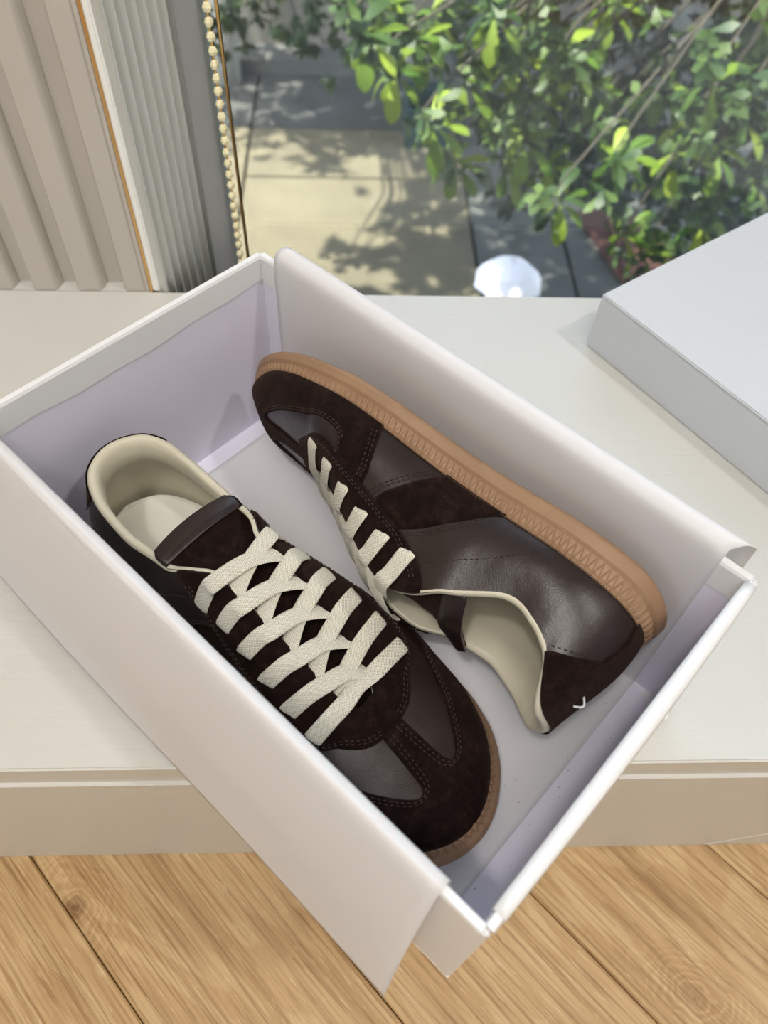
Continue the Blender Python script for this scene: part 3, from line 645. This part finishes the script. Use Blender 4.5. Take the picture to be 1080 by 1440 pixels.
    # ---- stitching
    for s in (1, -1):
        mm = (lambda p: p) if s > 0 else mir
        k_ = -1 if s < 0 else 1
        for dd in (.0022, .0042):
            stitch('stitching', inset(mm(outer), dd * -k_ if False else -dd * k_ * -1 * -1, ), .0026, root, sg) if False else None
        stitch('stitching', inset(mm(outer[3:]), -.0020 * k_ * -1 * (-1), ), .0026, root, sg)
        stitch('stitching', inset(mm(outer[3:]), -.0036 * k_ * -1 * (-1)), .0026, root, sg)
        stitch('stitching', inset(mm(wind), .0020 * k_), .0013, root, sg); stitch('stitching', inset(mm(wind[4:-3]), .0038 * k_), .0013, root, sg)
        for dd in (.0018, .0038): stitch('stitching', inset(mm([(.574, .95)] + capside[1:]), dd * k_), .0013, root, sg)
        for dd in (.0018, .0034):
            stitch('stitching', inset(mm([(.515, .44), (.498, .60), (.462, .82), (.437, .94)]), -dd * k_), .0012, root, sg)
            stitch('stitching', inset(mm([(.452, .42), (.395, .56), (.345, .74), (.306, .93)]), dd * k_), .0012, root, sg)
        stitch('stitching', mm(rounded([(.43, .335), (.394, .265), (.312, .33), (.25, .48), (.215, .70), (.196, .96)], sharp=(5,))[:-1]), .0002, root, sg)
        stitch('stitching', inset(mm([(.083, .05), (.050, .30), (.035, .42), (.019, .53)]), -.002 * k_), .0014, root, sg)
    # ---- tongue
    TC = 10.5 if sg > 0 else -3.
    def tz(x): return f_zt(u_of(x), 1.) - .0052 * sm(.33, .40, x) - .002
    def tongue_piece(name, xa, xb, mat, off, th, wd, nx=36, ny=22, lift=.0, roundtip=False):
        V = []
        for i in range(nx + 1):
            x = xa + (xb - xa) * i / nx; xx = max(x, .34); base = float(tz(xx)) - .0042 * (1 - float(sm(.36, .46, x))); dx_ = (.34 - x) if x < .34 else 0
            base += dx_ * .115 - dx_ * dx_ * 1.2; w = float(wd(x))
            if roundtip: w *= 1 - .10 * math.exp(-((x - xa) / .012) ** 2)
            for j in range(ny + 1):
                c = -1 + 2 * j / ny; y = c * w; cyy = float(f_cy(x)); xr = x * SL + (.0022 * (c * c) if roundtip else 0) * math.exp(-((x - xa) / .03) ** 2)
                tipf = 1 - float(sm(.265, .34, x)); kk = -(13 - TC * (1 - float(sm(.27, .40, x))))
                if sg < 0 and c < 0: kk = kk * (1 - tipf) + 1.5 * tipf; y *= 1 - .22 * tipf; xr -= .004 * tipf * c * c
                V.append((xr, cyy + y, base + kk * y * y + off))
        V = np.array(V); V[:, 1] *= sg; o = mesh_obj(name, V, grid_faces(nx + 1, ny + 1, flip=sg > 0), mat, root); m_ = o.modifiers.new('s', 'SOLIDIFY'); m_.thickness = th; m_.offset = 0; return o
    wd = lambda x: .0215 + .0062 * (1 - sm(.28, .40, x)) - .004 * sm(.5, .72, x)
    tongue_piece('tongue', .268, .735, SUEDE, 0., .0016, wd, roundtip=True)
    tongue_piece('tongue_tab', .256, .306, LEATHER, .0016, .0016, lambda x: wd(x) * 1.0, nx=10, roundtip=True)
    tongue_piece('tongue_lining', .266, .62, LINING, -.0018, .0020, wd, roundtip=True)
    tongue_piece('tongue_raw_edge', .262, .272, RAW, -.0006, .0034, lambda x: wd(x) * 1.01, nx=5, roundtip=True)
    V = []; F = []
    for k in range(17):
        c = -.88 + k * 1.76 / 17; w = float(wd(.29)); x = .2925 * SL; y0, y1 = c * w, (c + .07) * w; base = float(tz(.34)) - .0042 + .0475 * .115 - .0475 ** 2 * 1.2 + .0027; cyy = float(f_cy(.29)); i = len(V)
        for yy in (y0, y1):
            for dx_, dz in ((-.0003, 0), (0, .0003), (.0003, 0)): V.append((x + dx_ + .0018 * c * c, cyy + yy, base - (13 - TC * .97) * yy * yy + dz))
        F += [(i, i+1, i+4, i+3), (i+1, i+2, i+5, i+4)]
    V = np.array(V); V[:, 1] *= sg; tag(mesh_obj('stitching', V, F, SPECK, root, smooth=False), kind='stuff')
    if sg < 0:
        p_ = S(np.full(5, float(u_of(.003))), np.linspace(.30, .20, 5)); n_ = N(np.full(5, float(u_of(.003))), np.linspace(.30, .20, 5)); q_ = p_ + n_ * np.array([.001, .0032, .0046, .0038, .0015])[:, None]
        q_ = smooth_path(q_, 14); q_[:, 1] *= sg; tag(tube('thread_loop', q_, .0006, BOARD, root, 6), 'small white thread loop on the heel')
    # ---- laces: criss-cross, image-left strips on top, straight bar at the bottom
    hi_ = -1.
    def surf(x, g, off): u = float(u_of(x)); return S(u, g) + N(u, g) * off
    for i in range(5, -1, -1):
        for s in ((1., -1.) if i < 5 else (-1.,)):
            x = EYX[i]; xn = EYX[i + 1] if i < 5 else EYX[5]; top = (s == hi_)
            n0 = N(float(u_of(x)), s * EYG); xm = (x + xn) / 2
            ze = float(f_zt(u_of(xm), 1.)); cy_ = float(f_cy(xm)); hgt = .0052 if top else .0026
            c = [surf(x, s * (EYG + .078), -.0012), surf(x, s * (EYG + .066), .0030), surf(x + .1 * (xn - x), s * .12, .0046 if top else .0040), surf(x + .22 * (xn - x), s * .012, .0044 if top else .0032)]
            c.append(np.array([SL * (x * .5 + xn * .5), cy_, ze + hgt - .0014]))
            nv_ = [n0, n0, N(float(u_of(x)), s * .10), N(float(u_of(x)), s * .03) + np.array([0, 0, 1.]), np.array([0, 0, 1.])]
            if i < 5:
                c += [surf(xn - .12 * (xn - x), -s * .010, .0004), surf(xn, -s * .10, -.0036)]; nv_ += [np.array([0, -s * .3, 1.]), N(float(u_of(xn)), -s * .1)]
            else:
                n1 = N(float(u_of(x)), -s * EYG); c += [surf(x, -s * .012, .0044), surf(x, -s * .12, .0046), surf(x, -s * (EYG + .066), .0030), surf(x, -s * (EYG + .078), -.0012)]
                nv_ += [np.array([0, 0, 1.]), N(float(u_of(x)), -s * .1), n1, n1]
            ribbon('lace', c, nv_, .0096, .0015, LACE, root, sg, pinch=(2 if i == 5 else 1))
        if i == 5:
            pass
    # eyelet holes seen beside the laces
    return root
def NB_counter(ctr, sg, root):
    # heel counter: both sides in one skin; the two halves meet at the heel centre line
    V = []; F = []; nu, ng = 26, 40
    for s in (1., -1.):
        A_ = []
        for gi in np.linspace(0.002, 1, ng):
            xe = float(np.interp(gi, [0, .30, .42, .545, .75, 1.], [.088, .050, .035, .018, .013, .016])); us = np.linspace(0, float(u_of(xe)), nu)
            off = np.full(nu, .0012); off[-1] = .0007
            P = S(us, np.full(nu, s * gi)) + N(us, np.full(nu, s * gi)) * off[:, None]; P[0, 1] = 0
            P = np.vstack([P, S(us[-1:], np.array([s * gi])) - N(us[-1:], np.array([s * gi])) * .0004]); A_.append(P)
        A_ = np.array(A_); F += grid_faces(ng, nu + 1, off=sum(len(v) for v in V), flip=(s < 0)); V.append(A_.reshape(-1, 3))
    V = np.vstack(V); V[:, 1] *= sg
    return clean(mesh_obj('heel_counter', V, F, SUEDE, root), 2e-5)

KS = 0.9676
YA = .0431
xa = math.cos(YA) * E1 + math.sin(YA) * E2; ya = np.array([-xa[1], xa[0], 0.]); OA = BC + .0138 * E1 - .1380 * E2 + np.array([0, 0, .0040])
def shoe_matrix(R, O, k):
    m = Matrix([[R[0][0]*k, R[0][1]*k, R[0][2]*k, O[0]], [R[1][0]*k, R[1][1]*k, R[1][2]*k, O[1]], [R[2][0]*k, R[2][1]*k, R[2][2]*k, O[2]], [0, 0, 0, 1]]); return m
MA = shoe_matrix(np.stack([xa, ya, [0, 0, 1]], 1), OA, KS)
RB = np.array([[-0.7361164746256147, 0.17416465106436155, -0.654063613193994], [0.6715379143028957, 0.06704149477013711, -0.7379310724130687], [-0.08467210543309081, -0.982431734167118, -0.16630851530487759]])
RB[:, 2] *= .958
MBs = shoe_matrix(RB, np.array([.1532, .1814, .0804]) - .0010 * E2, KS)
make_shoe('upright dark brown sneaker nearest the camera, thick cream laces and white insole showing', 1, 0.0, MA)
make_shoe('dark brown sneaker lying on its side with gum sole against the far box wall', -1, .021, MBs)

# ------------------------------------------------------------------ OUTSIDE: yard one storey below
CONC = NB('yard_concrete'); cv = CONC.coord()
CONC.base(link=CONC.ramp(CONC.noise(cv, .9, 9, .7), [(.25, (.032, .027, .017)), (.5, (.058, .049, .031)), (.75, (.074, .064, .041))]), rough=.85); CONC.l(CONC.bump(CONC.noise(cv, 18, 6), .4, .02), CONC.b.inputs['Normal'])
yd = struct(empty('ground_outside', (0, 0, GZ)))
SHADE_FAR = simple('shaded_ground_far', (.022, .023, .023), .9, noise=(3, .3)); SHADE_RIGHT = simple('shaded_ground_right', (.034, .035, .034), .9, noise=(2, .25))  # tree shade put into the slab colours, far band and right side
for x0, y0, x1, y1, mm_ in [(-12, 1.0, -1.2, 7.4, CONC.m), (-12, 7.43, -1.2, 9.15, CONC.m), (-12, 9.18, -1.2, 11.6, SHADE_FAR), (-1.17, 1.0, 1.25, 8.1, CONC.m), (-1.17, 8.13, 1.25, 9.15, CONC.m), (-1.17, 9.18, 2.2, 11.6, SHADE_FAR), (1.28, 1.0, 2.2, 9.15, SHADE_RIGHT), (2.23, 1.0, 14, 11.6, SHADE_RIGHT)]: box('paving_slab', (x0, y0, -.12), (x1, y1, 0), mm_, yd, .008)
box('soil_bed', (-12, .6, -.3), (14, 30, -.13), simple('dark_soil', (.05, .045, .04), 1), yd)
struct(box('wall_far', (-12, 10.9, GZ), (1.3, 11.2, 4.5), simple('beige_render', (.12, .108, .092), .9, noise=(2, .08))))  # far walls carried up out of view to cut sky light on the yard
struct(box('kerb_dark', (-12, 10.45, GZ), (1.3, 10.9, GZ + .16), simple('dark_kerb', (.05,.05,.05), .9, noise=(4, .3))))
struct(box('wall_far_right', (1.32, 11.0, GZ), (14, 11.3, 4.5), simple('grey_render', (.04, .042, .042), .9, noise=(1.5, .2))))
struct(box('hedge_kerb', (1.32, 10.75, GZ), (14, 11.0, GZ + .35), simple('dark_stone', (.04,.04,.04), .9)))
# things on the ground
um = empty('umbrella', (1.27, 5.2, GZ), 'open white umbrella seen from above through the window, just past the sill', 'umbrella')
PL = NB('umbrella_cloth'); PL.base((.66, .63, .70), .85, spec=.1); ribs = 8; V = [(0, 0, 1.07)]; F = []
for r_, z_ in ((.09, 1.055), (.18, 1.01), (.245, .95), (.285, .88)):
    for k in range(ribs * 2):
        a = math.pi * k / ribs + .2; rr_ = r_ * (1 if k % 2 == 0 else .925); V.append((rr_ * math.cos(a), rr_ * math.sin(a), z_ + (0 if k % 2 == 0 else .006)))
n2 = ribs * 2; F = [(0, 1 + k, 1 + (k + 1) % n2) for k in range(n2)]
for q in range(3): F += [(1 + q*n2 + k, 1 + (q+1)*n2 + k, 1 + (q+1)*n2 + (k+1) % n2, 1 + q*n2 + (k+1) % n2) for k in range(n2)]
mesh_obj('canopy', V, F, PL.m, um, smooth=False); STEEL = simple('grey_steel', (.4, .4, .4), .3)
tube('shaft', [(0, 0, .0), (0, 0, 1.12)], .007, STEEL, um, 8)
for k in range(ribs):
    a = 2 * math.pi * k / ribs + .2; tube('rib', [(0, 0, 1.05), (.18 * math.cos(a), .18 * math.sin(a), 1.0), (.285 * math.cos(a), .285 * math.sin(a), .875)], .003, STEEL, um, 5)
RED = simple('red_brown_board', (.030, .0065, .004), .7, noise=(3, .2))
mt = empty('red_board', (2.45, 6.2, GZ), 'red brown board lying on the ground beneath the leafy branches', 'board')
V = [(-.03, 1.27), (.52, 1.33), (1.25, .0), (.35, -.35)]; pr = [(x, y, 0.002) for x, y in V] + [(x, y, .06) for x, y in V]
clean(mesh_obj('board_panel', pr, [(3, 2, 1, 0), (4, 5, 6, 7), (0, 1, 5, 4), (1, 2, 6, 5), (2, 3, 7, 6), (3, 0, 4, 7)], RED, mt, smooth=False))
box('board_batten', (.25, .1, .06), (.33, 1.1, .09), RED, mt, .005)
TEAL = simple('teal_plastic', (.004, .022, .026), .5)
cr = empty('teal_crate', (.62, 8.75, GZ), 'small teal plastic crate standing in the shade beyond the branches', 'crate')
for (lo, hi) in (((0, 0, .01), (.50, .04, .42)), ((0, .56, .01), (.50, .60, .42)), ((0, .04, .01), (.04, .56, .42)), ((.46, .04, .01), (.50, .56, .42))): box('crate_side', lo, hi, TEAL, cr, .006)
box('crate_base', (.04, .04, .01), (.46, .56, .04), TEAL, cr); box('crate_rail', (-.02, -.02, .42), (.52, .0, .46), TEAL, cr, .004); box('crate_rail', (-.02, .60, .42), (.52, .62, .46), TEAL, cr, .004)
pot = empty('black_bin', (5.05, 12.3 - 2.2, GZ), 'dark round bin standing by the far grey wall', 'bin')
DARK = simple('black_plastic', (.02, .022, .02), .5)
V = []; 
for r_, z_ in ((.0, .0), (.24, .0), (.30, .62), (.33, .62), (.33, .68), (.28, .68), (.25, .06)):
    for k in range(20): V.append((r_ * math.cos(k * math.pi / 10), r_ * math.sin(k * math.pi / 10), z_))
clean(mesh_obj('bin_body', V, grid_faces(7, 20, wrap=True), DARK, pot))

# ---- leaves
def leaf_mesh(name, Lf, Wf, mat):
    V = []; F = []
    for i, (t, w) in enumerate(((0, .05), (.2, .28), (.45, .72), (.7, 1.), (.88, .78), (1., .12))):
        z = .10 * Lf * math.sin(t * 2.2) - .18 * Lf * t * t
        V += [(t * Lf, -w * Wf / 2, z + .06 * Wf * w), (t * Lf, 0, z), (t * Lf, w * Wf / 2, z + .06 * Wf * w)]
    for i in range(5): F += [(3*i, 3*i+3, 3*i+4, 3*i+1), (3*i+1, 3*i+4, 3*i+5, 3*i+2)]
    me = bpy.data.meshes.new(name); me.from_pydata(V, [], F); me.materials.append(mat)
    for p in me.polygons: p.use_smooth = True
    return me
LG = m_leaf('sunlit_leaf', (.035, .080, .008), (.21, .27, .03), .45, .28); MG = m_leaf('leaf_green', (.009, .025, .006), (.045, .075, .014), .30, .3); DG = m_leaf('dark_shaded_leaf', (.003, .009, .004), (.008, .020, .007), .12, .35)  # sun and shade put into the leaf colours: bright tips, dark depth
BARK = simple('bark', (.022, .018, .012), .9, noise=(20, .3))
def leaf_field(name, mats_spots, Lf, Wf, mat, parent, per=8, spread=.5):
    """many leaves joined into one part; spots: list of (pos, axis)"""
    base = [(0, 0), (.45, .36), (.72, .5), (1, 0)]
    V = []; F = []
    for pos, ax in mats_spots:
        ax = ax / np.linalg.norm(ax); r = np.cross(ax, [.3, .1, .9]); r /= np.linalg.norm(r); q = np.cross(ax, r)
        for k in range(per):
            a = 2.4 * k + random.random(); out = r * math.cos(a) + q * math.sin(a); dd = ax * random.uniform(.15, .8) + out * random.uniform(.6, 1.); dd[2] -= .15; dd /= np.linalg.norm(dd)
            w = np.cross(dd, ax); w /= np.linalg.norm(w) + 1e-9; n = np.cross(w, dd); l = Lf * random.uniform(.7, 1.15); b_ = np.array(pos) + ax * random.uniform(-.03, .02); i = len(V)
            V += [b_, b_ + dd*l*.35 + w*Wf*.30 + n*.06*l, b_ + dd*l*.35 - w*Wf*.30 + n*.06*l, b_ + dd*l*.72 + w*Wf*.5 + n*.05*l, b_ + dd*l*.72 - w*Wf*.5 + n*.05*l, b_ + dd*l - n*.04*l]
            F += [(i, i+1, i+2), (i+1, i+3, i+4, i+2), (i+3, i+5, i+4)]
    return tag(mesh_obj(name, V, F, mat, parent), kind='stuff')
tree = empty('broadleaf_tree', (2.6, 3.4, GZ), 'glossy leafy tree whose sunlit branches hang close outside the window', 'tree')
TO = np.array([2.6, 3.4, GZ])
tube('trunk', [(0, 0, 0), (.03, .02, 1.5), (-.05, .05, 3.0), (.05, 0, 4.4), (.0, .05, 5.6)], [.12, .10, .085, .07, .05], BARK, tree, 12)
tips = [(0.42,2.47,-0.58),(0.22,2.68,-0.74),(0.15,2.56,-0.79),(0.46,2.72,-0.78),(0.39,2.74,-1.19),(0.26,2.35,-0.84),(0.69,2.31,-1.06),(0.8,2.89,-1.29),(1.1,2.48,-1.37),(1.0,2.46,-1.28),(1.29,3.0,-1.37),(1.16,2.63,-1.08),(1.51,2.89,-1.46),(1.35,2.63,-1.36),(0.1,2.75,-0.68),(0.05,2.41,-0.62),(0.83,2.74,-0.65),(0.6,2.91,-0.9),(1.37,2.67,-0.96),(0.68,2.82,-1.0),(0.83,2.77,-0.92),(1.06,2.34,-0.69),(1.27,2.83,-1.07),(0.39,2.71,-0.88),(0.58,2.51,-0.97),(0.84,2.32,-0.92),(1.14,2.91,-0.98),(1.48,2.63,-1.18),(0.52,2.8,-1.0),(0.3,2.92,-0.77),(0.66,2.8,-0.78),(1.45,2.94,-0.82),(0.69,2.58,-0.74),(0.4,2.86,-0.79),(1.3,2.61,-1.06),(0.65,2.95,-1.33),(0.99,2.92,-1.12)]
LM1, LM2 = leaf_mesh('leaf', .128, .050, LG), leaf_mesh('leaf', .118, .047, MG)
nleaf = 0; inner = []
for ti, t in enumerate(tips):
    t = np.array(t); root_ = TO + np.array([-.1, .1, 4.2 + random.uniform(-.6, .9)]); mid = (root_ * .45 + t * .55) + np.array([0, 0, .42]); pth = smooth_path([root_, mid, t + np.array([.03, .02, .14]), t], 14)
    tube('branch', pth - TO, np.linspace(.009, .002, 14), BARK, tree, 6)
    ax = pth[-1] - pth[-3]; ax = ax / np.linalg.norm(ax); r = np.cross(ax, [.3, .1, .9]); r /= np.linalg.norm(r); q = np.cross(ax, r)
    for k in range(8):
        a = 2.4 * k; dd = ax * (.75 - .07 * k) + (r * math.cos(a) + q * math.sin(a)); b_ = t - ax * .006 * k
        o = bpy.data.objects.new('leaf', LM1 if (k < 5 or ti % 3) else LM2); C.objects.link(o); o.parent = tree; o.location = b_ - TO
        qd = Vector(dd).to_track_quat('X', 'Z'); o.rotation_euler = qd.to_euler(); s = random.uniform(.75, 1.15); o.scale = (s, s, s); nleaf += 1
    for f in (-2, -4, -6):
        for _ in range(2): inner.append((pth[f] + rng.normal(0, .06, 3) - TO, ax + rng.normal(0, .4, 3)))
leaf_field('side_leaves', inner, .075, .032, MG, tree, 6)
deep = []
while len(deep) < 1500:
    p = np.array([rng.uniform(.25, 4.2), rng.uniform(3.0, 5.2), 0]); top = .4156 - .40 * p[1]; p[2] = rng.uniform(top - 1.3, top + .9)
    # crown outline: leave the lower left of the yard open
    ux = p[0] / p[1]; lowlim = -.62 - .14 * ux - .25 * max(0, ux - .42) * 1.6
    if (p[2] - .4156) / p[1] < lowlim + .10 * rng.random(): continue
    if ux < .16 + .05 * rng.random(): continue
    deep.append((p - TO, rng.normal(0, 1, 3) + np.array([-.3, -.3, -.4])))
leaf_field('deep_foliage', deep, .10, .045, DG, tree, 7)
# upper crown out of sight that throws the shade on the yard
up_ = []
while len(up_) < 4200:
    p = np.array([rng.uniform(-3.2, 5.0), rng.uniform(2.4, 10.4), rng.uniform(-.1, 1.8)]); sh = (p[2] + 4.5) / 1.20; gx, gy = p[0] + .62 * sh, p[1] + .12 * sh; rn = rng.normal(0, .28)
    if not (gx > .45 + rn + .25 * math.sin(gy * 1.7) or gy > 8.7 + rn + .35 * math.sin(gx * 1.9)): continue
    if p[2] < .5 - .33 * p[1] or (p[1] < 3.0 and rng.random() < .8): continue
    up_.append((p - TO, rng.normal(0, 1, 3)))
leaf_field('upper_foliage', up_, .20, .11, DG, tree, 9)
# second tree by the far wall
t2_ = empty('street_tree', (-1.55, 10.25, GZ), 'dark leafed tree with a slim grey trunk in front of the beige wall', 'tree'); T2 = np.array([-1.55, 10.25, GZ])
tube('trunk', [(0, 0, 0), (.02, 0, 1.2), (-.04, 0, 2.6), (0, 0, 4)], [.16, .15, .13, .1], simple('grey_bark', (.22, .21, .20), .9), t2_, 12)
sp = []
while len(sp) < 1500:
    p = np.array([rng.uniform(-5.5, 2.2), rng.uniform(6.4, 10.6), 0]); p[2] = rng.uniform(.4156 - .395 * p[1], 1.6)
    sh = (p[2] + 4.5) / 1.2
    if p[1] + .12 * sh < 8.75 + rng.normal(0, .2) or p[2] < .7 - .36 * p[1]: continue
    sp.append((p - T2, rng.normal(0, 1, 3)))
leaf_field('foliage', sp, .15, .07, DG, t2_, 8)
tw = [(-1.09,6.5,-2.22),(-1.0,6.5,-2.29),(-.88,6.5,-2.21),(-1.17,6.5,-2.37),(-.4,6.5,-2.28),(-.61,6.5,-2.21),(-.29,6.5,-2.22),(-.22,6.5,-2.4),(.14,6.5,-2.39),(.03,6.5,-2.19),(.25,6.5,-2.44),(-.13,6.5,-2.12),(-.77,6.5,-2.14)]
sp = []
for t in tw:
    t = np.array(t); tube('twig', [np.array([-1.55, 10.25, -.9]) - T2, (np.array([-1.5, 8.5, -.9]) + t) / 2 - T2 + np.array([0, 0, .4]), t - T2], [.03, .015, .006], BARK, t2_, 5)
    for _ in range(7): sp.append((t + rng.normal(0, .09, 3) - T2, rng.normal(0, .5, 3) + np.array([0, 0, -.7])))
leaf_field('hanging_leaves', sp, .11, .05, MG, t2_, 7)
